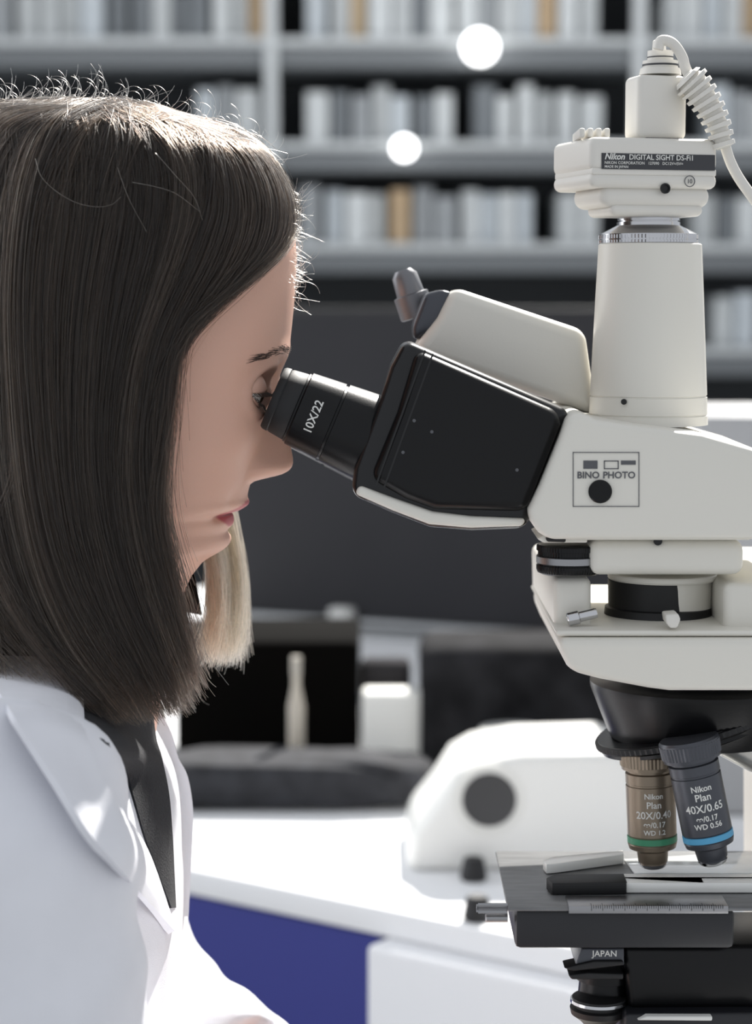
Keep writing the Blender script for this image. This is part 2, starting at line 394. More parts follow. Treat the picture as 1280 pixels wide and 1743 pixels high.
# ---- nosepiece
npc = obj('nosepiece', vlathe(1190, .03, [(1154, 178), (1158, 186), (1168, 185), (1240, 156), (1252, 150)], 72), M['black'], RT)
tdir = Vector((math.sin(math.radians(16)), 0, -math.cos(math.radians(16))))
TO = P(1180, 1216, .03)
obj('turret', lathe(TO, tdir, [(0, 150 * S), (2 * S, 174 * S), (14 * S, 178 * S), (18 * S, 172 * S), (24 * S, 172 * S), (34 * S, 150 * S), (38 * S, 120 * S)], 96), M['black'], npc)
obj('grip_ring', lathe(TO, tdir, [(3 * S, 176 * S), (4 * S, 180.5 * S), (13 * S, 180.5 * S), (14 * S, 176 * S)], knurl=(3.5 * S, 13.5 * S, 100, .0007)), M['blackm'], npc)
# ---- objectives
def objective(p0, p1, Y, mt, band, txt, L, r=42, Y1=None, label=None, collar=None):
    o = obj('objective', alathe(p0, p1, Y, [(-34, r + 6), (-30, r + 9), (2, r + 6), (4, r - 4), (8, r - 4), (10, r), (26, r), (27, r - 2), (30, r - 2), (31, r), (L - 60, r), (L - 58, r - 1.5), (L - 46, r - 1.5), (L - 44, r), (L - 36, r - 2), (L - 30, r - 15), (L - 12, r - 17), (L - 4, r - 22), (L, r - 26), (L, .1)], 64, Y1), mt, RT, label=label)
    O = P(*p0, Y); E = P(*p1, Y if Y1 is None else Y1); k = scale(*p0, Y); A = (E - O).normalized()
    if band: obj('colour_band', lathe(O, A, [((L - 57.5) * k, (r - 1) * k), ((L - 57) * k, (r + .6) * k), ((L - 47) * k, (r + .6) * k), ((L - 46.5) * k, (r - 1) * k)], 64), band, o)
    obj('knurled_grip', lathe(O, A, [(-28 * k, (r + 6) * k), (-27 * k, (r + 9.6) * k), (-4 * k, (r + 8.4) * k), (-3 * k, (r + 5) * k)], knurl=(-27.5 * k, -3.5 * k, 50, .0004)), mt, o)
    obj('front_lens', lathe(O, A, [((L - 9) * k, (r - 19) * k), ((L - 8) * k, (r - 17) * k), ((L - 2) * k, (r - 21) * k), ((L + 1) * k, (r - 27) * k), ((L + 1) * k, .00001)], 48), M['chrome'], o)
    if txt:
        rt = Vector((0, 1, 0)).cross(A); rt = rt if rt.x > 0 else -rt; bm = bmesh.new()
        for s_, h_, t_ in txt: bm = join(bm, text_wrap(t_, h_ * k, O + A * s_ * k, rt, -A, (r + .5) * k, bold=.00008))
        obj('lettering', bm, M['white'], o)
    return o
objective((1106, 1304), (1112, 1480), .005, M['bronze'], M['green'], [(48, 9, 'Nikon'), (64, 11, 'Plan'), (82, 12, '20X/0.40'), (97, 9, '\u221e/0.17'), (110, 8, 'WD 1.2')], 176, 42, label='bronze objective with green band pointing at the slide')
objective((1178, 1288), (1216, 1475), -.028, M['darkbar'], M['blue'], [(52, 10, 'Nikon'), (68, 12, 'Plan'), (88, 13, '40X/0.65'), (104, 9, '\u221e/0.17'), (117, 9, 'WD 0.56')], 190, 43, label='dark grey objective with blue band and 40X lettering')
objective((1216, 1238), (1330, 1300), .0, M['silver'], None, [(40, 11, '10X')], 150, 38, label='silver objective swung out to the side')
# ---- stage
zs = P(1050, 1545, -.06).z
ptA = PZ(864, 1545, zs); ptB = PZ(849, 1448, zs)
stg = obj('stage', box(ptA.x, ptA.x + .25, ptA.y, ptB.y, zs - .0022, zs, .0012), M['stage'], RT)
q0 = P(877, 1553, ptA.y + .003); q1 = P(1250, 1616, ptA.y + .003)
obj('stage_body', box(q0.x, q1.x, ptA.y + .003, ptB.y - .01, q1.z, zs - .0022, .003), M['charcoal'], stg)
sc_ = bmesh.new(); qa = P(968, 1541, ptA.y - .001); qb = P(1240, 1550, ptA.y - .001)
sc_ = box(qa.x, qb.x, ptA.y - .001, ptA.y + .02, zs - .003, zs + .0012, .0004)
sl = obj('vernier_scale', sc_, M['steel'], stg)
tk = bmesh.new()
for i in range(60):
    x = qa.x + .012 + i * .00118
    tk = join(tk, box(x, x + .0003, ptA.y - .0012, ptA.y + (.001 if i % 5 else .004), zs - .0002 - (.0012 if i % 5 == 0 else 0), zs + .0013, 0))
obj('scale_ticks', tk, M['blackm'], sl)
obj('rail', box(P(1017, 1508, -.02).x, ptA.x + .26, PZ(1017, 1509, zs + .004).y - .0, PZ(1017, 1505, zs + .004).y + .008, zs + .0004, zs + .006, .0008), M['blackm'], stg)
def flatpoly(pts, z, th, bv=.0005):
    bm = bmesh.new(); a = [PZ(x, y, z) for x, y in pts]
    vs = [bm.verts.new(v) for v in a]; f = bm.faces.new(vs); bmesh.ops.recalc_face_normals(bm, faces=[f])
    r = bmesh.ops.extrude_face_region(bm, geom=[f])
    for v in r['geom']:
        if isinstance(v, bmesh.types.BMVert): v.co.z -= th
    bmesh.ops.recalc_face_normals(bm, faces=bm.faces[:]); return bevel(bm, bv, 2)
obj('holder_arm', flatpoly([(924, 1464), (940, 1458), (1060, 1447), (1062, 1454), (945, 1470), (930, 1471)], zs + .006, .0055), M['satin'], stg)
obj('holder_arm', flatpoly([(930, 1494), (944, 1488), (1062, 1487), (1066, 1502), (940, 1503)], zs + .007, .0065), M['blackm'], stg, label='black tapered finger of the slide holder')
obj('holder_plate', flatpoly([(1060, 1487), (1320, 1487), (1330, 1503), (1066, 1503)], zs + .006, .0055), M['satin'], stg)
obj('drive_shaft', join(alathe((864, 1546), (800, 1546), ptA.y + .006, [(0, 9), (50, 9), (50, 7), (53, 7)], knurl=(0, .05, 16, .0005)), alathe((864, 1562), (800, 1562), ptA.y + .012, [(0, 8), (36, 8), (38, 6)], 24)), M['steel'], stg)
# ---- below the stage
YF = ptA.y + .02
lowr = obj('condenser', join(prism([(1060, 1610), (1330, 1610), (1330, 1720), (1070, 1720)], YF, YF, YF + .07, .004), vlathe(1030, YF + .02, [(1640, 36), (1644, 50), (1664, 50), (1666, 44), (1690, 46), (1694, 36)], 48)), M['black'], RT)
obj('maker_plate', prism([(990, 1612), (1062, 1612), (1062, 1642), (978, 1642)], YF, YF - .002, YF + .03, .001), M['darkbar'], lowr)
obj('lettering', text_flat('JAPAN', 10 * S, P(1008, 1628, YF - .0023), (1, 0, 0), up, bold=.00008), M['white'], lowr)
obj('aperture_lever', join(prism([(958, 1644), (1010, 1632), (1060, 1632), (1060, 1640), (975, 1650)], YF, YF - .004, YF + .01, .001), prism([(966, 1656), (1000, 1652), (1060, 1654), (1060, 1664), (972, 1664)], YF, YF - .004, YF + .01, .001)), M['blackm'], lowr)
fk = obj('stage_knob', vlathe(1020, YF + .01, [(1692, 30), (1696, 46), (1704, 48), (1706, 42), (1712, 42), (1714, 50), (1724, 48), (1734, 34), (1745, 24)], 48), M['blackm'], RT)
obj('metal_band', vlathe(1020, YF + .01, [(1698, 44), (1699, 49), (1704, 49.4), (1705, 44)], 48), M['chrome'], fk)
lh = obj('lamp_housing', prism([(1058, 1716), (1276, 1714), (1330, 1730), (1330, 2090), (1058, 2090)], YF, YF - .01, YF + .09, .003), M['charcoal'], RT)
obj('glare_strip', prism([(1084, 1736), (1100, 1729), (1212, 1729), (1212, 1737)], YF - .012, YF - .013, YF, .0008), M['white'], lh)  # added white strip standing in for a bright reflection

# glass slide lies on the stage
bm = flatpoly([(1062, 1462), (1330, 1446), (1340, 1486), (1080, 1486)], zs + .0012, .001, .0002)
sx = PZ(1190, 1470, zs)
solo('microscope_slide', bm, mat('slide_glare', 'f2f5f5', .08, coat=.5), 'bright glass slide lying under the objectives on the grey microscope stage', 'slide', sx)  # opaque white: the sun's reflection on the glass is in the colour
# ------------------------------------------------------------------ the woman
YS = .034
M['skin'] = mat('skin', 'b98d7c', .5, bump=.12, bscale=700, sss=.12)
_nt = M['skin'].node_tree; _b = _nt.nodes['Principled BSDF']; _a = _nt.nodes.new('ShaderNodeVertexColor'); _a.layer_name = 'tint'
_mx = _nt.nodes.new('ShaderNodeMix'); _mx.data_type = 'RGBA'; _mx.inputs['A'].default_value = lin('d0a592'); _mx.inputs['B'].default_value = lin('b0595c')
_nt.links.new(_a.outputs['Color'], _mx.inputs['Factor']); _nt.links.new(_mx.outputs['Result'], _b.inputs['Base Color'])
M['coat'] = mat('white_cotton', 'e2e3e9', .8, bump=.25, bscale=1500, var=.02, vscale=40)
M['shirt'] = mat('dark_knit', '15161c', .9, var=.5, vscale=900, bump=.6, bscale=900)
M['brow'] = mat('dark_hair', '2a201a', .6)
def interp(tab, y, i):
    ys = [t[0] for t in tab]; return np.interp(y, ys, [t[i] for t in tab])
def smooth_tab(tab, i, step=4, sig=3):
    y = np.arange(tab[0][0], tab[-1][0] + 1, step, dtype=float); v = interp(tab, y, i)
    k = np.exp(-.5 * (np.arange(-9, 10) / sig) ** 2); k /= k.sum()
    vp = np.concatenate([np.full(9, v[0]) + (np.arange(-9, 0) * (v[1] - v[0])), v, np.full(9, v[-1])])
    return y, np.convolve(vp, k, 'valid')
# face line without the nose | back of the head | half width | squareness
HEADT = [(182, 200, 120, .010), (190, 270, 60, .030), (205, 330, 0, .046), (240, 418, -40, .060), (280, 465, -60, .068), (340, 495, -72, .073), (400, 503, -76, .0745), (440, 505, -76, .075),
         (520, 500, -74, .0745), (560, 496, -70, .074), (590, 492, -66, .073), (610, 488, -62, .0725), (640, 476, -58, .072), (700, 460, -45, .071), (760, 444, -30, .069), (822, 427, -10, .065),
         (835, 423, -4, .064), (846, 421, 0, .062), (855, 422, 4, .061), (862, 417, 6, .060), (868, 409, 7, .0595), (873, 397, 8, .059), (879, 397, 10, .058), (886, 399, 12, .057), (893, 396, 14, .056), (902, 392, 17, .055), (915, 394, 20, .054),
         (926, 391, 22, .053), (936, 380, 24, .0525), (945, 362, 28, .052), (955, 346, 30, .0515), (985, 322, 35, .051), (1040, 302, 30, .051), (1120, 285, 10, .056), (1180, 274, -20, .07), (1250, 262, -120, .11),
         (1300, 258, -180, .145), (1400, 262, -230, .165), (1700, 280, -240, .16), (2100, 290, -200, .17), (2600, 300, -230, .18), (2700, 250, -200, .15)]
_yf = np.concatenate([np.arange(183, 960, 3.), np.arange(960, 2700, 20.)])
def col(i, sig=1.6):
    y, v = smooth_tab(HEADT, i, 2, sig); return np.interp(_yf, y, v)
_xf = np.interp(_yf, [t[0] for t in HEADT], [t[1] for t in HEADT]); _xs = col(1, 1.4); _xb = col(2, 4); _w = col(3, 4)
nose_sil = [(640, 476), (665, 479), (690, 483), (720, 488), (745, 492), (765, 496), (780, 498.5), (788, 498.5), (796, 496), (802, 490), (807, 480), (811, 466), (815, 448), (819, 434), (824, 427)]
NA = 340
body = bmesh.new(); tint = body.verts.layers.float.new('t'); grid = []
for r, py in enumerate(_yf):
    xf, xb, hw = _xs[r], _xb[r], _w[r]; xc = (xf + xb) / 2; A_ = (xf - xb) / 2
    n = np.interp(py, [180, 420, 600, 760, 880, 930, 1000, 1300], [2.1, 2.25, 2.35, 2.2, 1.95, 1.9, 2.0, 2.4])
    kz = scale(300, py, YS); row = []
    for j in range(NA):
        ph = 2 * math.pi * j / NA
        c, s_ = math.cos(ph), math.sin(ph)
        x = xc + A_ * math.copysign(abs(c) ** (2 / n), c); y = hw * math.copysign(abs(s_) ** (2 / n), s_)
        t = 0.0; ay = abs(y) * 1000; dy = 0.0
        if c > 0 and 560 < py < 960:
            # nose
            if 640 <= py <= 824:
                ex = np.interp(py, [q[0] for q in nose_sil], [q[1] for q in nose_sil]) - xf
                wn = np.interp(py, [640, 700, 760, 795, 824], [6.5, 7.5, 10.5, 12.5, 11.0])
                x += ex * math.exp(-(ay / wn) ** 2.4)
            # nostril wing and crease
            g = math.exp(-((py - 793) / 18) ** 2 - ((ay - 12) / 6.5) ** 2); x += 9 * g
            g = math.exp(-((py - 815) / 7) ** 2 - ((ay - 7) / 3) ** 2); x -= 9 * g
            g = math.exp(-((py - 796) / 20) ** 2 - ((ay - 20.5) / 3) ** 2); x -= 5 * g
            # brow ridge, eye socket, cheek
            x += 5 * math.exp(-((py - 598) / 18) ** 2 - ((ay - 24) / 18) ** 2)
            x -= 28 * math.exp(-((py - 658) / 27) ** 2 - ((ay - 30) / 10.5) ** 2)
            x -= 8 * math.exp(-((py - 640) / 25) ** 2 - ((ay - 16) / 6) ** 2)
            re_ = math.hypot(py - 660, (ay - 31) * 3.1); x += (9 if py < 660 else 11) * math.exp(-((re_ - 37) / 11) ** 2)
            x += 12 * math.exp(-((py - 735) / 45) ** 2 - ((ay - 42) / 16) ** 2)
            # fold beside the mouth
            x -= 4 * math.exp(-((py - 845) / 24) ** 2 - ((ay - 27) / 5) ** 2)
            # mouth corner and lips
            x -= 10 * math.exp(-((py - 871) / 9) ** 2 - ((ay - 24) / 6) ** 2)
            x += 4 * math.exp(-((py - 857) / 6) ** 2 - (ay / 15) ** 2)
            lipw = 24 * max(0, 1 - ((py - 872) / 24) ** 2) ** .5 if abs(py - 872) < 24 else 0
            if lipw > 0: t = max(0, min(1, (lipw - ay) / 3)) * (1 if 850 < py < 893 else 0)
            x -= 14 * math.exp(-((py - 872) / 2.6) ** 2) * math.exp(-(ay / 21) ** 4)
            x -= 6 * math.exp(-((py - 904) / 7) ** 2 - (ay / 16) ** 2)
            x -= 3.5 * math.exp(-((py - 838) / 14) ** 2 - (ay / 3.5) ** 2)
        q = P(x, py, YS); v = body.verts.new((q.x, YS + y, q.z)); v[tint] = t; row.append(v)
    grid.append(row)
for a, b in zip(grid, grid[1:]):
    for j in range(NA): body.faces.new((a[j], a[(j + 1) % NA], b[(j + 1) % NA], b[j]))
body.faces.new(grid[0][::-1]); body.faces.new(grid[-1])
tvals = [v[tint] for v in body.verts]
ROWS = [[(v.co.x, v.co.y - YS, v.co.z) for v in row if v.co.x > P(300, 600, YS).x] for row in grid[:260]]
PX = P(60, 2400, YS)
person = thing('person', 'woman with long brown hair in a white lab coat bending to the microscope eyepiece', 'person', (PX.x, YS, 0.62))
bo = obj('body', body, M['skin'], person, smooth=180)
ca = bo.data.color_attributes.new('tint', 'FLOAT_COLOR', 'POINT')
for i, t in enumerate(tvals): ca.data[i].color = (t, t, t, 1)
# eyes
def eye(yoff):
    C_ = P(421, 660, YS); C_ = Vector((C_.x, YS + yoff, C_.z)); R = .0118
    g = Vector((math.cos(math.radians(-20)), 0, math.sin(math.radians(-20))))
    bm = bmesh.new(); bmesh.ops.create_uvsphere(bm, u_segments=48, v_segments=32, radius=R)
    rot = Vector((0, 0, 1)).rotation_difference(g).to_matrix()
    for v in bm.verts: v.co = C_ + rot @ v.co
    for f in bm.faces:
        a = math.degrees((f.calc_center_median() - C_).angle(g)); f.material_index = 2 if a < 12 else (1 if a < 28 else 0)
    e = obj('eye', bm, [M['eyewhite'], M['iris'], M['pupil']], person, smooth=180)
    for a0, a1, nm in ((-6, 125, 'upper'), (-44, -125, 'lower')):
        bm = bmesh.new(); rows = []
        for i in range(17):
            al = math.radians(a0 + (a1 - a0) * i / 16); rw = []
            for j in range(21):
                be = math.radians(-78 + 156 * j / 20)
                edge = (abs(be) / math.radians(78)) ** 2
                al2 = al + (math.radians(-20) - al) * edge * (1 - i / 16) * .9
                rr = R * (1.06 + (.03 if i == 1 else 0))
                rw.append(bm.verts.new(C_ + Vector((math.cos(be) * math.cos(al2), math.sin(be), math.cos(be) * math.sin(al2))) * rr))
            rows.append(rw)
        for a, b in zip(rows, rows[1:]):
            for j in range(20): bm.faces.new((a[j], a[j + 1], b[j + 1], b[j]))
        inner = bmesh.ops.extrude_edge_only(bm, edges=[e_ for e_ in bm.edges if e_.verts[0] in rows[0] and e_.verts[1] in rows[0]])
        for v in inner['geom']:
            if isinstance(v, bmesh.types.BMVert): v.co = C_ + (v.co - C_) * (.99 / 1.06)
        lid = obj('eyelid', bm, M['skin'], e, smooth=180)
        ls = bmesh.new()
        for k in range(26 if nm == 'upper' else 16):
            be = math.radians(-62 + 124 * (k + random.random() * .6) / (26 if nm == 'upper' else 16))
            al = math.radians(a0 + (-20 - a0) * (abs(be) / math.radians(78)) ** 2 * .9)
            d = Vector((math.cos(be) * math.cos(al), math.sin(be), math.cos(be) * math.sin(al)))
            p0 = C_ + d * R * 1.08; sg = 1 if nm == 'upper' else -1; Ln = .0085 if nm == 'upper' else .005
            u2 = Vector((0, 0, 1))
            pts = [p0, p0 + d * Ln * .5 - u2 * .0012 * sg, p0 + d * Ln * .85 + u2 * .0002 * sg, p0 + d * Ln + u2 * .0022 * sg]
            ls = join(ls, tube([Vector(x) for x in crom(pts, 7)], [.00024, .00022, .0002, .00017, .00013, .00009, .00004], 5))
        obj('eyelashes', ls, M['brow'], e)
M['eyewhite'] = mat('eye_white', 'd8d2cc', .15); M['iris'] = mat('iris', '4a3a2c', .1); M['pupil'] = mat('pupil', '050505', .05)
eye(-.031); eye(.031)

# ---- hair
HT = [(162, 190, 110, .008), (168, 250, 40, .030), (180, 300, -20, .047), (205, 350, -70, .063), (245, 448, -100, .075), (280, 480, -112, .080), (340, 509, -122, .085), (400, 514, -126, .0865), (440, 510, -126, .087),
      (520, 506, -125, .087), (600, 496, -118, .086), (700, 476, -105, .085), (800, 450, -90, .085), (900, 420, -130, .086), (1000, 400, -125, .090), (1100, 390, -110, .097), (1180, 380, -90, .102), (1300, 380, -60, .104)]
HL = [(425, 516), (436, 506), (445, 490), (465, 448), (505, 395), (525, 352), (550, 322), (600, 311), (660, 303), (720, 296), (780, 285), (830, 278), (860, 286), (890, 292), (930, 303), (960, 312), (1000, 322), (1060, 335), (1120, 345), (1200, 330)]
HN = 2.3
def hshell(px, py):
    xf, xb, hw = interp(HT, py, 1), interp(HT, py, 2), interp(HT, py, 3)
    u = np.clip(np.abs((px - (xf + xb) / 2) / ((xf - xb) / 2)), 0, .999)
    return hw * (1 - u ** HN) ** (1 / HN)
M['hair'] = bpy.data.materials.new('brown_hair'); M['hair'].use_nodes = True
nt = M['hair'].node_tree; nt.nodes.clear(); out = nt.nodes.new('ShaderNodeOutputMaterial'); hb = nt.nodes.new('ShaderNodeBsdfHairPrincipled')
hb.parametrization = 'COLOR'; hb.inputs['Roughness'].default_value = .24; hb.inputs['Radial Roughness'].default_value = .4
at = nt.nodes.new('ShaderNodeAttribute'); at.attribute_name = 'tone'
rp = nt.nodes.new('ShaderNodeValToRGB'); nt.links.new(at.outputs['Fac'], rp.inputs[0]); nt.links.new(rp.outputs[0], hb.inputs['Color'])
el = rp.color_ramp.elements; el[0].color = (.004, .003, .0026, 1); el[1].color = (.58, .43, .29, 1); e_ = el.new(.5); e_.color = (.04, .027, .019, 1)
gl = nt.nodes.new('ShaderNodeBsdfHair'); gl.component = 'Reflection'; gl.inputs['Color'].default_value = (.95, .9, .82, 1); gl.inputs['RoughnessU'].default_value = .42; gl.inputs['RoughnessV'].default_value = .5
mx = nt.nodes.new('ShaderNodeMixShader'); mx.inputs[0].default_value = .010; hb.inputs['IOR'].default_value = 1.42
nt.links.new(hb.outputs[0], mx.inputs[1]); nt.links.new(gl.outputs[0], mx.inputs[2]); nt.links.new(mx.outputs[0], out.inputs[0])
M['hairbase'] = mat('hair_base', '0c0908', 1.0, var=.5, vscale=200, stretch=(6, 6, .4), spec=.05)
cap = bmesh.new(); rows = []
for py in np.concatenate([np.arange(163, 450, 6.), np.arange(450, 1075, 12.)]):
    pe = py - 12 * max(0, 1 - (py - 163) / 120)
    if py < 176: continue
    xf, xb, hw = interp(HT, pe, 1), interp(HT, pe, 2), interp(HT, pe, 3); xc, A_ = (xf + xb) / 2, (xf - xb) / 2
    hw -= .005; A_ -= 10
    if py < 425: p0 = 0.0
    else:
        xh = min(interp(HL, py, 1) - 8, xc + A_ * .995); v_ = (xh - xc) / A_
        p0 = math.acos(max(-1, min(1, math.copysign(abs(v_) ** (HN / 2), v_))))
    rw = []
    for j in range(97):
        ph = p0 + (2 * math.pi - 2 * p0) * j / 96; c, s_ = math.cos(ph), math.sin(ph)
        q = P(xc + A_ * math.copysign(abs(c) ** (2 / HN), c), py, YS)
        rw.append(cap.verts.new((q.x, YS + hw * math.copysign(abs(s_) ** (2 / HN), s_), q.z)))
    rows.append(rw)
for a, b in zip(rows, rows[1:]):
    for j in range(96): cap.faces.new((a[j], a[j + 1], b[j + 1], b[j]))
cap.faces.new(rows[0])
hair = obj('hair', cap, M['hairbase'], person, smooth=180)
G = [[(125, 171), (30, 174), (-50, 200), (-100, 265), (-125, 380), (-130, 500), (-128, 640), (-122, 780), (-112, 900), (-90, 1000), (-45, 1090), (20, 1150)],
     [(135, 170), (50, 176), (-20, 205), (-75, 275), (-105, 380), (-112, 500), (-105, 640), (-85, 780), (-50, 900), (-5, 1000), (55, 1085), (120, 1160)],
     [(150, 170), (55, 205), (0, 265), (-30, 380), (-35, 520), (-30, 660), (-20, 800), (0, 920), (30, 1020), (75, 1110), (140, 1180), (190, 1228)],
     [(160, 170), (118, 206), (90, 290), (70, 400), (60, 540), (65, 680), (75, 800), (95, 920), (130, 1020), (175, 1100), (220, 1170), (255, 1226)],
     [(175, 170), (205, 206), (215, 280), (205, 390), (180, 520), (165, 660), (160, 780), (175, 900), (205, 1010), (240, 1090), (275, 1160), (300, 1218)],
     [(185, 169), (270, 200), (335, 255), (350, 350), (312, 460), (260, 570), (235, 690), (226, 800), (240, 910), (266, 1010), (295, 1095), (325, 1172)],
     [(195, 168), (322, 203), (432, 248), (494, 330), (496, 405), (438, 466), (360, 520), (308, 570), (289, 700), (268, 830), (292, 960), (335, 1135)]]
G = np.array([crom(g, 22) for g in G])
def guide(s):
    f = s * (len(G) - 1); i = min(int(f), len(G) - 2); u = f - i; return G[i] * (1 - u) + G[i + 1] * u
OUTL = ([-130, -60, 0, 100, 170, 220, 318, 444, 480], [300, 215, 180, 169, 168, 172, 200, 246, 282])
def strand(s, j, ph, fr_, ln, side, lay, wild, ro=0.0):
    g = guide(s); n = len(g); t = np.linspace(0, 1, n)
    f = np.clip(t * ln, 0, 1) * (n - 1); i = np.minimum(f.astype(int), n - 2); u = (f - i)[:, None]
    g = g[i] * (1 - u) + g[i + 1] * u
    sp = 2.5 + 8 * t
    wr = np.clip(1 - t * 3.2, 0, 1) ** 1.6; x0 = g[:, 0].copy(); g[:, 0] += ro * wr; g[:, 1] += (np.interp(g[:, 0], *OUTL) - np.interp(x0, *OUTL)) * wr + 6 * wr
    g[:, 0] += j[0] * sp + 5 * np.sin(fr_ * 6.28 * t + ph) * t + wild * t ** 5
    g[:, 1] += j[1] * 4 + 3 * np.cos(fr_ * 5 * t + ph) * t
    Yo = hshell(g[:, 0], g[:, 1]) + lay
    return [P(a, b, YS + side * y) for (a, b), y in zip(g, Yo)]
strands = []
def lockof(side, n, s, dens):
    tone = float(np.clip(rng.beta(1.0, 5.0), 0, 1)); lay0 = random.uniform(-.009, .006); ph, fr_ = random.uniform(0, 6.28), random.uniform(.6, 2.0); ln0 = random.uniform(.9, 1.03)
    ro0 = random.gauss(0, 38) + (s - .5) * 120
    if s < .3: tone = min(1, tone + .12)
    if .40 < s < .5 and random.random() < .6: tone = min(.75, tone + .3)
    for k in range(n):
        j = (random.gauss(0, .9), random.gauss(0, 1)); ln = ln0 * random.uniform(.9, 1.03) if random.random() > .15 else random.uniform(.7, .93)
        wild = random.gauss(6, 16) if random.random() < .25 else random.gauss(0, 3)
        ss = min(1, max(0, s + random.gauss(0, .014)))
        strands.append((strand(ss, j, ph + random.gauss(0, .4), fr_, ln, side, lay0 + random.uniform(-.0015, .0015), wild, ro0 + random.gauss(0, 10)), random.uniform(.00010, .00019), min(1, max(0, tone + random.gauss(0, .13)))))
for k in range(520): lockof(-1, 16, rng.random() ** .75, 1)
for k in range(200): lockof(1, 13, rng.random() ** .6, 1)
# back of the head
for k in range(150):
    ph0 = math.radians(random.uniform(118, 242)); tone = float(np.clip(rng.beta(1.0, 5.0), 0, 1)); lay = random.uniform(-.006, .006)
    for m in range(14):
        ph = ph0 + random.gauss(0, .025); yend = random.uniform(1090, 1170); py = np.linspace(172, yend, 24); xf, xb, hw = interp(HT, py, 1), interp(HT, py, 2), interp(HT, py, 3)
        c, s_ = math.cos(ph), math.sin(ph); px = (xf + xb) / 2 + (xf - xb) / 2 * math.copysign(abs(c) ** (2 / HN), c) - lay * 3000 * .3 + random.gauss(0, 2); yy = (hw + lay) * math.copysign(abs(s_) ** (2 / HN), s_)
        strands.append(([P(a, b_, YS + y_) for a, b_, y_ in zip(px, py, yy)], random.uniform(.0001, .00019), min(1, max(0, tone + random.gauss(0, .12)))))
# far side lock below the chin, sunlight on it put into the pale tone
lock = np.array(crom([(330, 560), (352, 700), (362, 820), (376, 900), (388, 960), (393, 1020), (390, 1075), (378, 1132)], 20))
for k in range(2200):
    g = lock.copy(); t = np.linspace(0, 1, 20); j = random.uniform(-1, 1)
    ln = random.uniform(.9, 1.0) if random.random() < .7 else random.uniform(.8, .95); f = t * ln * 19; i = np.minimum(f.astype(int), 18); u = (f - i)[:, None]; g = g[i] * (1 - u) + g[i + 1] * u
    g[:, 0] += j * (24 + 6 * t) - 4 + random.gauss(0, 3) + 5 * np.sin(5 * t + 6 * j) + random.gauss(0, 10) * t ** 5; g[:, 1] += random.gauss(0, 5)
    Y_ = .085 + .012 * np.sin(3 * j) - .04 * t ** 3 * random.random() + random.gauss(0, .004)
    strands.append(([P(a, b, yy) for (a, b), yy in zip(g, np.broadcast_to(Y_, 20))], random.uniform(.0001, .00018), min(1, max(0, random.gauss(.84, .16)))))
# loose hairs along the top and the forehead
for k in range(900):
    u = random.random()
    if u < .55:
        b = (random.uniform(470, 512), random.uniform(330, 500)); d0 = random.uniform(-1.5, 1.6); L_ = random.uniform(14, 75) * random.random() ** .6
        yy = YS + random.gauss(0, .012)
    else:
        px = random.uniform(-10, 470); b = (px, np.interp(px, [0, 100, 220, 318, 444, 478], [180, 168, 172, 200, 245, 280])); d0 = np.interp(px, [0, 200, 470], [-.3, .1, .7]) + random.uniform(-.7, .25); L_ = random.uniform(20, 85); yy = YS + random.gauss(0, .02)
    cv = random.gauss(0, 2.8); pts = []; x, y, d = b[0] - 12 * math.cos(d0), b[1] + 6, d0
    for i in range(12):
        pts.append(P(x, y, yy)); x += math.cos(d) * L_ / 11; y += math.sin(d) * L_ / 11; d += cv / 11
    strands.append((pts, random.uniform(.00007, .00012), .95))
# curved stray hair across the side of the head
for arc in ([(60, 270), (70, 300), (95, 325), (130, 345), (165, 352), (190, 348), (206, 335)], [(225, 310), (265, 318), (300, 330), (340, 360)], [(200, 285), (212, 320), (225, 350), (250, 395)], [(265, 260), (300, 300), (330, 335), (345, 375)]):
    pts = crom(arc, 20); strands.append(([P(a, b, YS - float(hshell(a, b)) - .008) for a, b in pts], .0002, 1.0))
hc = bpy.data.hair_curves.new('strands'); hc.add_curves([len(s[0]) for s in strands])
pos = np.concatenate([np.array([tuple(v) for v in s[0]]) for s in strands]) - np.array(org(person))
hc.position_data.foreach_set('vector', pos.astype(np.float32).ravel())
ra = hc.attributes.get('radius') or hc.attributes.new('radius', 'FLOAT', 'POINT')
ra.data.foreach_set('value', np.concatenate([np.linspace(s[1], s[1] * .45, len(s[0])) for s in strands]).astype(np.float32))
hc.attributes.new('tone', 'FLOAT', 'CURVE').data.foreach_set('value', np.array([s[2] for s in strands], dtype=np.float32))
hc.materials.append(M['hair']); ho = bpy.data.objects.new('strands', hc); SC.collection.objects.link(ho); ho.parent = hair; ho['kind'] = 'stuff'
# eyebrow
for side in (-1, 1):
    bl = bmesh.new()
    for k in range(120):
        t = random.random(); px = 398 + 92 * t; py = 606 - 14 * math.sin(t * 2.2) + random.gauss(0, 3.2) * (1 - .4 * abs(t - .4))
        ay = .046 - .034 * t
        rowp = ROWS[int(np.argmin(np.abs(_yf - py)))]; j = min(range(len(rowp)), key=lambda i: abs(rowp[i][1] - side * ay))
        b = Vector((rowp[j][0], YS + rowp[j][1], rowp[j][2]))
        d = Vector((-.35 - .5 * (1 - t), side * (.75 - .3 * t), .35 * (t - .45) + random.gauss(0, .1))).normalized()
        v0 = b - d * .001 + Vector((.0002, 0, 0)); v1 = b + d * .003 + Vector((.0009, side * .0004, 0)); v2 = b + d * .0072 + Vector((.0002, side * .0003, 0))
        tt = tube([v0, v1, v2], [.00013, .00011, .00003], 4); me = bpy.data.meshes.new('x'); tt.to_mesh(me); tt.free(); bl.from_mesh(me); bpy.data.meshes.remove(me)
    obj('eyebrow', bl, M['brow'], person)

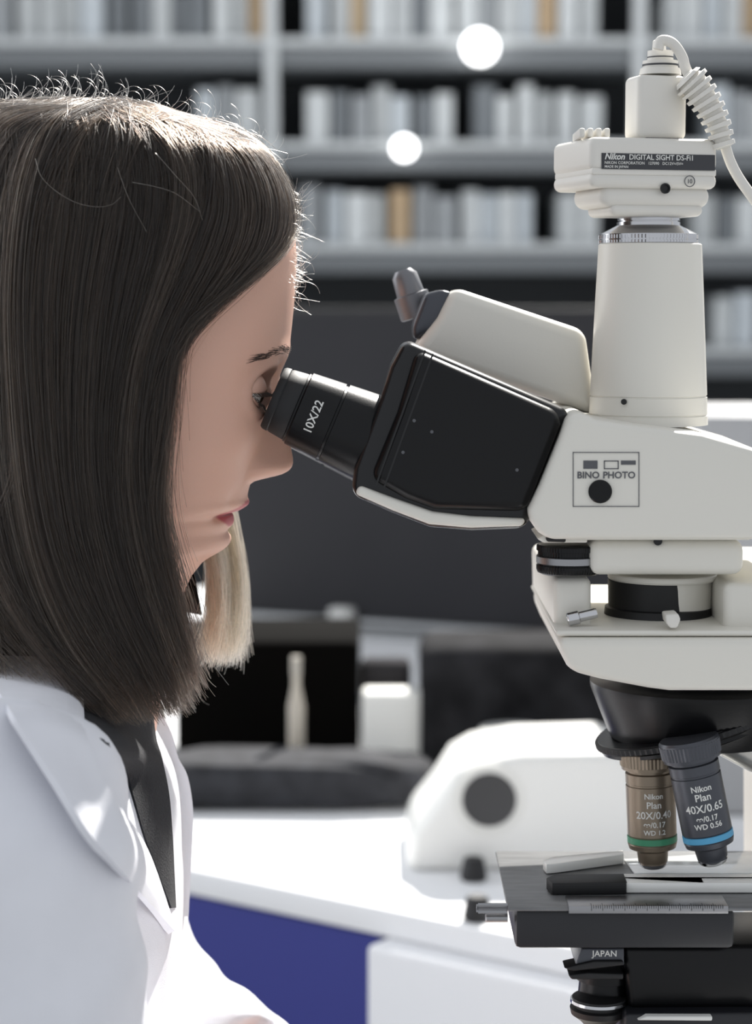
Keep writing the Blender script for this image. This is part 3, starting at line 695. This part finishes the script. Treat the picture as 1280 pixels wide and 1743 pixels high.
# ---- lab coat
COATT = [(1096, 40, -220, .058), (1112, 130, -225, .06), (1130, 175, -235, .064), (1160, 205, -250, .078), (1200, 235, -270, .104), (1240, 262, -300, .130), (1280, 285, -320, .152), (1320, 300, -335, .170), (1360, 308, -345, .182), (1450, 312, -350, .193), (1530, 312, -350, .196), (1700, 316, -340, .192), (2000, 310, -310, .185), (2400, 330, -320, .2), (2750, 340, -320, .205)]
def coatw(px, py):
    xf, xb, hw = interp(COATT, py, 1), interp(COATT, py, 2), interp(COATT, py, 3)
    u = min(.999, abs((px - (xf + xb) / 2) / ((xf - xb) / 2))); return hw * (1 - u ** 2.3) ** (1 / 2.3)
ct = bmesh.new(); rows = []
for py in np.arange(1096, 2700, 12.):
    xf, xb, hw = interp(COATT, py, 1), interp(COATT, py, 2), interp(COATT, py, 3); xc, A_ = (xf + xb) / 2, (xf - xb) / 2; rw = []
    for j in range(120):
        ph = 2 * math.pi * j / 120; c, s_ = math.cos(ph), math.sin(ph)
        q = P(xc + A_ * math.copysign(abs(c) ** (2 / 2.3), c), py, YS)
        rw.append(ct.verts.new((q.x, YS + hw * math.copysign(abs(s_) ** (2 / 2.3), s_), q.z)))
    rows.append(rw)
for a, b in zip(rows, rows[1:]):
    for j in range(120): ct.faces.new((a[j], a[(j + 1) % 120], b[(j + 1) % 120], b[j]))
ct.faces.new(rows[0]); ct.faces.new(rows[-1])
def sleeve(pts, rad):
    q = crom([tuple(p) for p in pts], 40); r = np.interp(np.linspace(0, 1, 40), np.linspace(0, 1, len(rad)), rad)
    r = r * (1 + .035 * np.sin(np.arange(40) * 1.15))
    return tube([Vector(p) for p in q], list(r), 36)
nearp = [P(-40, 1330, -.115), P(-20, 1500, -.155), P(20, 1720, -.165), P(90, 1900, -.15), P(260, 1975, -.12), P(350, 1988, -.1), P(420, 1996, -.09)]
farp = [P(60, 1380, .16), P(105, 1500, .19), P(190, 1655, .19), P(285, 1770, .18), P(400, 1835, .16), P(400, 1845, .15), P(430, 1840, .14)]
ct = join(ct, sleeve(nearp, [.072, .074, .066, .062, .052, .046, .043]), sleeve(farp, [.07, .066, .058, .054, .048, .045, .043]))
coat = obj('lab_coat', ct, M['coat'], person, smooth=180)
rm = coat.modifiers.new('remesh', 'REMESH'); rm.mode = 'VOXEL'; rm.voxel_size = .006; rm.use_smooth_shade = True
sm = coat.modifiers.new('smooth', 'SMOOTH'); sm.iterations = 6; sm.factor = .5
tx = bpy.data.textures.new('folds', 'CLOUDS'); tx.noise_scale = .09; tx.noise_depth = 2
dm = coat.modifiers.new('folds', 'DISPLACE'); dm.texture = tx; dm.strength = .009; dm.mid_level = .5; dm.texture_coords = 'LOCAL'
from mathutils.bvhtree import BVHTree
_dg = bpy.context.evaluated_depsgraph_get(); _ev = coat.evaluated_get(_dg); _me = _ev.to_mesh()
_vs = [v.co + org(person) for v in _me.vertices]; _ps = [tuple(q.vertices) for q in _me.polygons]; _n = len(_vs); _ev.to_mesh_clear()
_vs += [v.co + org(person) for v in bo.data.vertices]; _ps += [tuple(i + _n for i in q.vertices) for q in bo.data.polygons]
_bv = BVHTree.FromPolygons(_vs, _ps)
def on_coat(x, y, off):
    d = (P(x, y, 0) - CAM).normalized(); h = _bv.ray_cast(CAM, d)[0]
    if h is None or h.y > .05: return None
    return h - d * off
def laid(left, right, off, th, n=60, m=16):
    a, b = crom(left, n), crom(right, n); bm = bmesh.new(); XY = np.zeros((n, m + 1, 2)); Y = np.zeros((n, m + 1))
    for i in range(n):
        for k_ in range(m + 1):
            XY[i, k_] = a[i] * (1 - k_ / m) + b[i] * k_ / m; h = on_coat(XY[i, k_, 0], XY[i, k_, 1], 0)
            Y[i, k_] = h.y if h is not None else 9
        good = np.where(Y[i] < 1)[0]
        Y[i] = np.interp(np.arange(m + 1), good, Y[i][good]) if len(good) else YS - .05
        # a taut sheet: lower hull towards the camera
        hull = []
        for k_ in range(m + 1):
            while len(hull) > 1 and (Y[i, hull[-1]] - Y[i, hull[-2]]) * (k_ - hull[-2]) >= (Y[i, k_] - Y[i, hull[-2]]) * (hull[-1] - hull[-2]): hull.pop()
            hull.append(k_)
        Y[i] = np.interp(np.arange(m + 1), hull, Y[i][hull])
    for _ in range(14):
        Z = np.vstack([Y[:1], Y, Y[-1:]]); Y = np.minimum(Y, .25 * Z[:-2] + .5 * Z[1:-1] + .25 * Z[2:]) * .5 + .5 * (.25 * Z[:-2] + .5 * Z[1:-1] + .25 * Z[2:])
    rows = [[bm.verts.new(P(XY[i, k_, 0], XY[i, k_, 1], Y[i, k_] - off(XY[i, k_, 0], XY[i, k_, 1], k_ / m))) for k_ in range(m + 1)] for i in range(n)]
    for r0, r1 in zip(rows, rows[1:]):
        for k_ in range(m): bm.faces.new((r0[k_], r0[k_ + 1], r1[k_ + 1], r1[k_]))
    bmesh.ops.recalc_face_normals(bm, faces=bm.faces[:])
    bmesh.ops.solidify(bm, geom=bm.faces[:], thickness=th)
    return bm
def strip(left, right, yfun, th, n=40, m=8, crown=.0):
    a, b = crom(left, n), crom(right, n); bm = bmesh.new(); rows = []
    for p, q in zip(a, b):
        rw = []
        for k in range(m + 1):
            u = k / m; x, y = p * (1 - u) + q * u
            rw.append(bm.verts.new(P(x, y, yfun(x, y, u) - crown * math.sin(math.pi * u))))
        rows.append(rw)
    for r0, r1 in zip(rows, rows[1:]):
        for k in range(m): bm.faces.new((r0[k], r0[k + 1], r1[k + 1], r1[k]))
    bmesh.ops.recalc_face_normals(bm, faces=bm.faces[:])
    bmesh.ops.solidify(bm, geom=bm.faces[:], thickness=th)
    return bm
obj('shirt', laid([(95, 1085), (135, 1215), (205, 1290), (226, 1350), (246, 1420), (268, 1480), (292, 1545)], [(250, 1085), (264, 1240), (276, 1290), (288, 1350), (294, 1420), (297, 1480), (300, 1545)], lambda x, y, u: .003, .002), M['shirt'], person, label='dark knitted shirt under the coat')
obj('lapel', laid([(-60, 1085), (-10, 1165), (38, 1241), (96, 1328), (155, 1421), (222, 1500), (297, 1584)], [(120, 1085), (140, 1160), (146, 1245), (168, 1310), (206, 1375), (254, 1450), (301, 1584)], lambda x, y, u: .006 + (.016 - .006 * u) * min(1, max(0, (1590 - y) / 140)), .004), M['coat'], coat)
obj('lapel', strip([(190, 1130), (228, 1190), (258, 1240), (270, 1290), (281, 1350), (289, 1420), (292, 1480), (300, 1560)], [(206, 1128), (256, 1190), (289, 1240), (303, 1288), (319, 1320), (328, 1370), (328, 1420), (321, 1560)], lambda x, y, u: YS + .012 + .012 * u, .004, crown=-.003), M['coat'], coat)
# ---- hands rest by the focus knobs (below the picture)
M['skin2'] = mat('hand_skin', 'c79a86', .5, bump=.1, bscale=700)
def hand(C_, fwd, upv):
    fwd = Vector(fwd).normalized(); upv = Vector(upv).normalized(); lat = fwd.cross(upv)
    bm = tube([C_ - fwd * .07, C_ - fwd * .03, C_, C_ + fwd * .03, C_ + fwd * .06, C_ + fwd * .08], [.026, .027, .03, .036, .036, .026], 20)
    for v in bm.verts:
        d = (v.co - C_).dot(upv); v.co -= upv * d * .45
    for k, (l, L_) in enumerate(((-.03, .062), (-.01, .075), (.01, .07), (.028, .055))):
        b = C_ + fwd * .07 + lat * l; pts = [b - fwd * .03, b, b + fwd * L_ * .45 - upv * .006, b + fwd * L_ * .75 - upv * .022, b + fwd * L_ * .82 - upv * .045]
        bm = join(bm, tube([Vector(x) for x in crom(pts, 12)], list(np.linspace(.0095, .007, 12)), 10))
    b = C_ + lat * -.03; pts = [b, b + fwd * .02 - lat * .018 - upv * .006, b + fwd * .05 - lat * .022 - upv * .018, b + fwd * .075 - lat * .012 - upv * .026]
    bm = join(bm, tube([Vector(x) for x in crom(pts, 12)], list(np.linspace(.013, .008, 12)), 10))
    h = obj('hand', bm, M['skin2'], person, smooth=180)
    r_ = h.modifiers.new('r', 'REMESH'); r_.mode = 'VOXEL'; r_.voxel_size = .003; r_.use_smooth_shade = True
hand(P(480, 2000, -.085), (1, .1, -.05), (0, 0, 1)); hand(P(490, 1832, .13), (1, -.1, -.1), (0, 0, 1))
# ------------------------------------------------------------------ the room
M['wall'] = mat('grey_wall', '8d9092', .8, var=.05, vscale=3)
M['floor'] = mat('grey_floor', '77797b', .6, var=.08, vscale=6)
M['bench'] = mat('white_laminate', 'e9eaec', .45)
M['blueface'] = mat('blue_laminate', '2a3180', .5)
M['whiteface'] = mat('white_laminate_front', 'e4e5e8', .5)
M['rack'] = mat('grey_rack', '74787b', .6)
M['racklip'] = mat('light_rack_edge', 'c4c8c9', .5)
def struct(name, bm, m):
    o = obj(name, bm, m); o['kind'] = 'structure'; return o
struct('floor', box(-4.5, 4.5, -2.6, 6.2, -.1, 0, 0), M['floor'])
struct('wall_back', box(-4.5, 4.5, 5.95, 6.1, 0, 2.6, 0), M['wall'])
# bench of the microscope
t = thing('lab_bench', 'white lab bench carrying the microscope', 'bench', (.2, .05, 0))
obj('worktop', box(.0, .5, -.3, .27, .715, .755, .004), M['bench'], t)
for x in (0.03, .47):
    for y in (-.26, .23): obj('leg', box(x - .02, x + .02, y - .02, y + .02, 0, .715, .003), M['rack'], t)
# stool
sx0 = P(60, 2400, YS).x
t = thing('stool', 'round grey stool the woman in the lab coat sits on', 'stool', (sx0, YS, 0))
obj('seat', lathe(Vector((sx0, YS, .541)), Vector((0, 0, -1)), [(0, .1), (0, .17), (.01, .18), (.05, .18), (.06, .16)], 48), M['rack'], t)
obj('column', lathe(Vector((sx0, YS, .49)), Vector((0, 0, -1)), [(0, .025), (.5, .025)], 24), M['rack'], t)
for k in range(5):
    a = k * 2 * math.pi / 5; obj('leg', tube([(sx0, YS, .08), (sx0 + .26 * math.cos(a), YS + .26 * math.sin(a), .02)], .018, 10), M['rack'], t)
# island bench behind
zb = .75
eL, eR = PZ(310, 1474, zb), PZ(650, 1544, zb)
dir_ = (eR - eL); dir_.z = 0; ang = math.atan2(dir_.y, dir_.x)
r_ = Vector((math.cos(ang), math.sin(ang), 0)); d_ = Vector((-r_.y, r_.x, 0))
t = thing('island_bench', 'white topped bench with a blue front panel behind the woman and the microscope', 'bench', (eR.x, eR.y, 0))
def ob2(u0, u1, v0, v1, z0, z1, bv=.003):
    c = eR + r_ * (u0 + u1) / 2 + d_ * (v0 + v1) / 2; return obox(c, r_, u1 - u0, v1 - v0, z0, z1, bv)
obj('worktop', ob2(-1.6, .62, -.004, 2.0, zb - .026, zb), M['bench'], t)
obj('front_panel', ob2(-1.6, 0, .0, .03, zb - .46, zb - .028), M['blueface'], t, label='dark blue front panel')
obj('drawer_unit', ob2(.004, .6, -.03, .6, .02, zb - .027, .006), M['whiteface'], t, label='white drawer unit')
obj('cabinet_body', ob2(-1.6, 0, .04, 2.1, .02, zb - .03), M['rack'], t)
# shelving
YR = 4.85
def RB(px, py): return P(px, py, YR)
kr = scale(640, 300, YR)
lips = [-112, 64, 241, 414, 590, 766]
x0, x1 = RB(-230, 300).x, RB(1540, 300).x
rk = thing('shelving_rack', 'grey metal shelving rack full of file boxes along the back of the room', 'shelf', ((x0 + x1) / 2, YR, 0))
for ly in lips:
    z = RB(640, ly).z
    sh = obj('shelf', box(x0, x1, YR, YR + .42, z - 50 * kr, z - 2 * kr, .004), M['rack'], rk)
    obj('shelf_edge', box(x0, x1, YR - .012, YR + .02, z - 15 * kr, z, .004), M['racklip'], sh)
for px in (-185, 463, 1085, 1500):
    q = RB(px, 300); obj('upright', box(q.x - 11 * kr, q.x + 11 * kr, YR - .03, YR + .01, 0, RB(px, -240).z, .004), M['racklip'], rk)
obj('back_panel', box(x0, x1, YR + .42, YR + .44, 0, RB(640, -240).z, .002), mat('dark_back', '3c3f42', .7), rk)
for px in (-200, 640, 1490):
    q = RB(px, 300); obj('leg', box(q.x - .03, q.x + .03, YR + .34, YR + .42, 0, RB(640, 766).z, .003), M['rack'], rk)
BM_ = [mat('box_%s' % n, c, .7, var=.12, vscale=8) for n, c in (('pale', 'd3d7d8'), ('light', 'bfc3c4'), ('mid', '9a9ea1'), ('slate', '767b7f'), ('cool', 'c4cbd0'), ('tan', 'b79f80'), ('buff', 'c2ad8f'))]
protos = {}
def filebox(mi, wd, h):
    key = (mi, round(wd, 3), round(h, 3))
    if key not in protos:
        bm = box(-wd / 2, wd / 2, 0, .26, 0, h, .004); bm = join(bm, box(-wd * .28, wd * .28, -.003, .01, h * .45, h * .8, .001))
        me = bpy.data.meshes.new('file_box'); bm.to_mesh(me); bm.free(); me.materials.append(BM_[mi]); protos[key] = me
    o = bpy.data.objects.new('file_box', protos[key]); SC.collection.objects.link(o); return o
names = ['topmost', 'second', 'third', 'fourth']
for r, ly in enumerate(lips[1:5]):
    z = RB(640, ly + 175 - (175 if r == 0 else 175)).z
    px = -20
    z = RB(640, ly).z
    while px < 1310:
        wpx = random.choice([26, 30, 30, 34, 38]); hpx = random.choice([86, 92, 98, 80])
        hidden = (r == 1 and px < 330) or (r == 2 and px < 470) or (r == 3 and px < 1200) or (1020 < px < 1180 and r > 0)
        gap = abs(px - 463) < 24 or abs(px - 1085) < 24 or random.random() < .05
        if not hidden and not gap:
            tan = (random.random() < .07) or (1030 < px < 1200 and r == 1 and random.random() < .8)
            mi = random.choice([5, 6]) if tan else random.choice([0, 0, 1, 1, 2, 3, 4])
            o = filebox(mi, wpx * kr, hpx * kr); q = RB(px + wpx / 2, ly); o.location = (q.x, YR + .03 + random.random() * .05, z)
            tone = 'tan' if mi > 4 else ('dark grey' if mi in (2, 3) else 'light grey')
            tag(o, '%s file box on the %s shelf from the top of the blurred rack' % (tone, names[r]), 'box', '%s file boxes on the %s rack shelf' % (tone, names[r]))
        px += wpx + random.choice([2, 4, 6, 10])
# round lamps glowing in front of the rack
M['lampglow'] = mat('lamp_glow', 'ffffff', .4, emit=('ffffff', 6.0)); M['lampbody'] = mat('lamp_body', '9a9da0', .5)
for (px, py, r, lab) in ((817, 80, 27, 'larger upper one of two round white lamps glowing in front of the rack'), (688, 252, 18, 'smaller lower one of two round white lamps glowing in front of the rack')):
    Yl = YR - .06; k = scale(px, py, Yl); O = P(px, py, Yl)
    t = thing('round_lamp', lab, 'lamp', O, 'round lamps on the rack')
    bm = bmesh.new(); bmesh.ops.create_uvsphere(bm, u_segments=32, v_segments=20, radius=r * k)
    for v in bm.verts: v.co = Vector((v.co.x, v.co.y * .6, v.co.z)) + O
    obj('globe', bm, M['lampglow'], t, smooth=180)
    obj('bracket', lathe(O + Vector((0, .0, 0)), Vector((0, 1, 0)), [(.012, r * k * .5), (.044, r * k * .4)], 24), M['lampbody'], t)
# tall white canister on the third shelf, left of the microscope
q = P(722, 452, YR - .35); k = scale(722, 400, YR - .35); 
# dark cabinet (monitor) on the island bench
def grounded(px, py): return PZ(px, py, zb)
a, b = grounded(470, 1070), grounded(960, 1104)
mdir = (b - a); mdir.z = 0; mang = math.atan2(mdir.y, mdir.x); mr = Vector((math.cos(mang), math.sin(mang), 0)); md = Vector((-mr.y, mr.x, 0))
top = (P(480, 528, a.y).z)
t = thing('monitor', 'large dark monitor standing behind the microscope eyepiece on the far bench', 'monitor', (a.x, a.y, zb))
def mb(u0, u1, v0, v1, z0, z1, bv=.004):
    c = a + mr * (u0 + u1) / 2 + md * (v0 + v1) / 2; return obox(c, mr, u1 - u0, v1 - v0, z0, z1, bv)
Wm = mdir.length * 1.35
obj('casing', mb(-.12, Wm, 0, .05, zb + .024, top + .004), mat('monitor_casing', '151517', .6), t)
obj('screen', mb(-.11, Wm - .01, -.004, .01, zb + .03, top - .006, .001), mat('monitor_screen', '2b2b2e', .7, var=.1, vscale=4, spec=.2), t)
obj('bezel', mb(-.12, Wm, -.012, .02, zb + .014, zb + .026), mat('bezel_silver', 'a3a5a7', .4, .3), t)
obj('foot', mb(-.12, Wm, -.03, .1, zb, zb + .009), mat('foot_silver', '97999b', .4, .3), t)
obj('stand_block', mb(0, Wm - .1, .0, .06, zb + .008, zb + .03), mat('stand_dark', '3a3a3c', .5), t)
kb = scale(585, 1062, a.y)
obj('button', mb(.11, .15, -.03, .0, zb + .016, zb + .045, .006), mat('button_white', 'c9c9c6', .5), t)
# clutter between the bench edge and the monitor
def onbench(px0, px1, ytop, ybot, depth, bv=.008):
    q0, q1 = PZ(px0, ybot, zb), PZ(px1, ybot, zb); zt = P((px0 + px1) / 2, ytop, q0.y).z
    return box(q0.x, q1.x, q0.y, q0.y + depth, zb, zt, bv, 3), ((q0.x + q1.x) / 2, q0.y + depth / 2, zb)
bm, L = onbench(300, 612, 1092, 1316, .2); solo('storage_bin', bm, mat('bin_black', '090807', 1.0, spec=.05), 'black storage bin below the left end of the dark monitor', 'bin', L)
bm, L = onbench(616, 724, 1180, 1322, .05, .006); solo('carton', bm, mat('carton_white', 'eeeeea', .7), 'small white carton standing upright among dark clutter', 'box', L)
q = PZ(505, 1338, zb) ; q = Vector((q.x, q.y, zb)); k = scale(505, 1200, q.y)
t = thing('bottle', 'narrow pale bottle in front of the black storage bin', 'bottle', q)
zt = P(505, 1118, q.y).z; hh = zt - zb
obj('bottle_body', lathe(q, Vector((0, 0, 1)), [(0, 12 * k), (.003, 14 * k), (hh * .62, 14 * k), (hh * .78, 7 * k), (hh * .88, 7 * k)], 28), mat('bottle_pale', 'c7bfb2', .35), t)
obj('cap', lathe(q + Vector((0, 0, hh * .86)), Vector((0, 0, 1)), [(0, 8.5 * k), (hh * .14, 8.5 * k)], 24), mat('bottle_cap', 'b8b2a8', .4), t)
bm, L = onbench(614, 700, 1128, 1298, .05); solo('folder_stack', bm, mat('folder_grey', '77767a', .7), 'mid grey folders between black bin and white carton', 'folder')if False else solo('paper_tray', bm, mat('tray_grey', '3b3a3c', 1.0, spec=.05), 'dark grey paper tray behind the white carton', 'tray', L)
bm, L = onbench(716, 1080, 1104, 1330, .16, .02); solo('equipment_case', bm, mat('case_black', '232325', .95, var=.5, vscale=25, spec=.1), 'dark equipment case between white carton and microscope', 'case', L)
# oval dish
q = PZ(872, 1352, zb); q = Vector((q.x, q.y, zb)); k = scale(872, 1260, q.y); zt = P(872, 1240, q.y).z
solo('tin', lathe(q, Vector((0, 0, 1)), [(0, 40 * k), (.004, 50 * k), (zt - zb - .004, 58 * k), (zt - zb, 56 * k), (zt - zb, .0001)], 40), mat('dish_grey', 'b9bab8', .4), 'pale grey round tin in front of the dark case', 'tin', q)
# dark bag lying on the bench
def bag():
    bm = bmesh.new(); bmesh.ops.create_uvsphere(bm, u_segments=64, v_segments=40, radius=1)
    q0, q1 = PZ(170, 1368, zb), PZ(745, 1402, zb); cx, cy = (q0.x + q1.x) / 2, (q0.y + q1.y) / 2 + .055
    zt = P(480, 1284, cy).z - zb
    for v in bm.verts:
        c = v.co.copy(); f = lambda t_: math.copysign(abs(t_) ** .42, t_)
        n_ = .06 * math.sin(9 * c.x + 3 * c.y) * math.sin(7 * c.z + 2) + .04 * math.sin(17 * c.x + 11 * c.z)
        v.co = Vector((cx + f(c.x) * (q1.x - q0.x) / 2 * (1 + n_ * .3), cy + f(c.y) * .052 * (1 + n_), zb + (f(c.z) * .5 + .5) * zt * (1 + n_ * .5)))
    return bm, (cx, cy, zb)
bm, L = bag(); solo('fabric_bag', bm, mat('slate_fabric', '2c2d31', 1.0, var=.4, vscale=40, bump=.4, bscale=200), 'slate grey fabric bag lying along the back of the white bench', 'bag', L, smooth=180)
# white bench instrument with a round dark window
c0 = PZ(870, 1485, zb); k = scale(870, 1400, c0.y)
t = thing('centrifuge', 'rounded white bench instrument with a round dark lid left of the objectives', 'instrument', (c0.x, c0.y, zb))
def pw(px, py): v = P(px, py, c0.y); return (v.x, max(v.z, zb))
obj('housing', prism_xz([pw(690, 1490), pw(700, 1420), pw(745, 1365), (pw(775, 1318)), pw(812, 1298), pw(890, 1284), pw(1040, 1280), pw(1090, 1300), pw(1110, 1490)], c0.y, c0.y + .16, .012, 4), mat('instrument_white', 'e6e6e3', .4), t)
O = P(833, 1362, c0.y - .002)
obj('round_window', lathe(O, Vector((0, 1, 0)), [(0, .0001), (0, 46 * k), (.006, 50 * k), (.02, 50 * k)], 40), mat('window_dark', '2c2d30', .35), t)
obj('rim', lathe(O + Vector((0, .001, 0)), Vector((0, 1, 0)), [(0, 50 * k), (0, 62 * k), (.01, 62 * k)], 40), mat('rim_white', 'dededa', .4), t)
# pale tray with dark pegs, right of the bench edge
for (px, py, lab) in ((806, 1498, 'small dark stopper lying on the white bench beside the stage corner'), (812, 1566, 'small dark stopper below the ribbed shaft of the stage')):
    q = PZ(px, py, zb); solo('stopper', lathe(Vector((q.x, q.y, zb)), Vector((0, 0, 1)), [(0, .011), (.003, .013), (.02, .010), (.022, .008)], 24), mat('stopper_black', '1a1a1c', .6), lab, 'stopper', (q.x, q.y, zb))
# grey casing behind the microscope at the right
q = P(1220, 705, 1.1); solo('instrument_case', box(q.x - .02, q.x + .4, 1.1, 1.35, zb, q.z, .01), mat('case_grey', 'a7a8aa', .5), 'light grey instrument case behind the microscope head at the right edge', 'case', (q.x + .2, 1.2, zb))
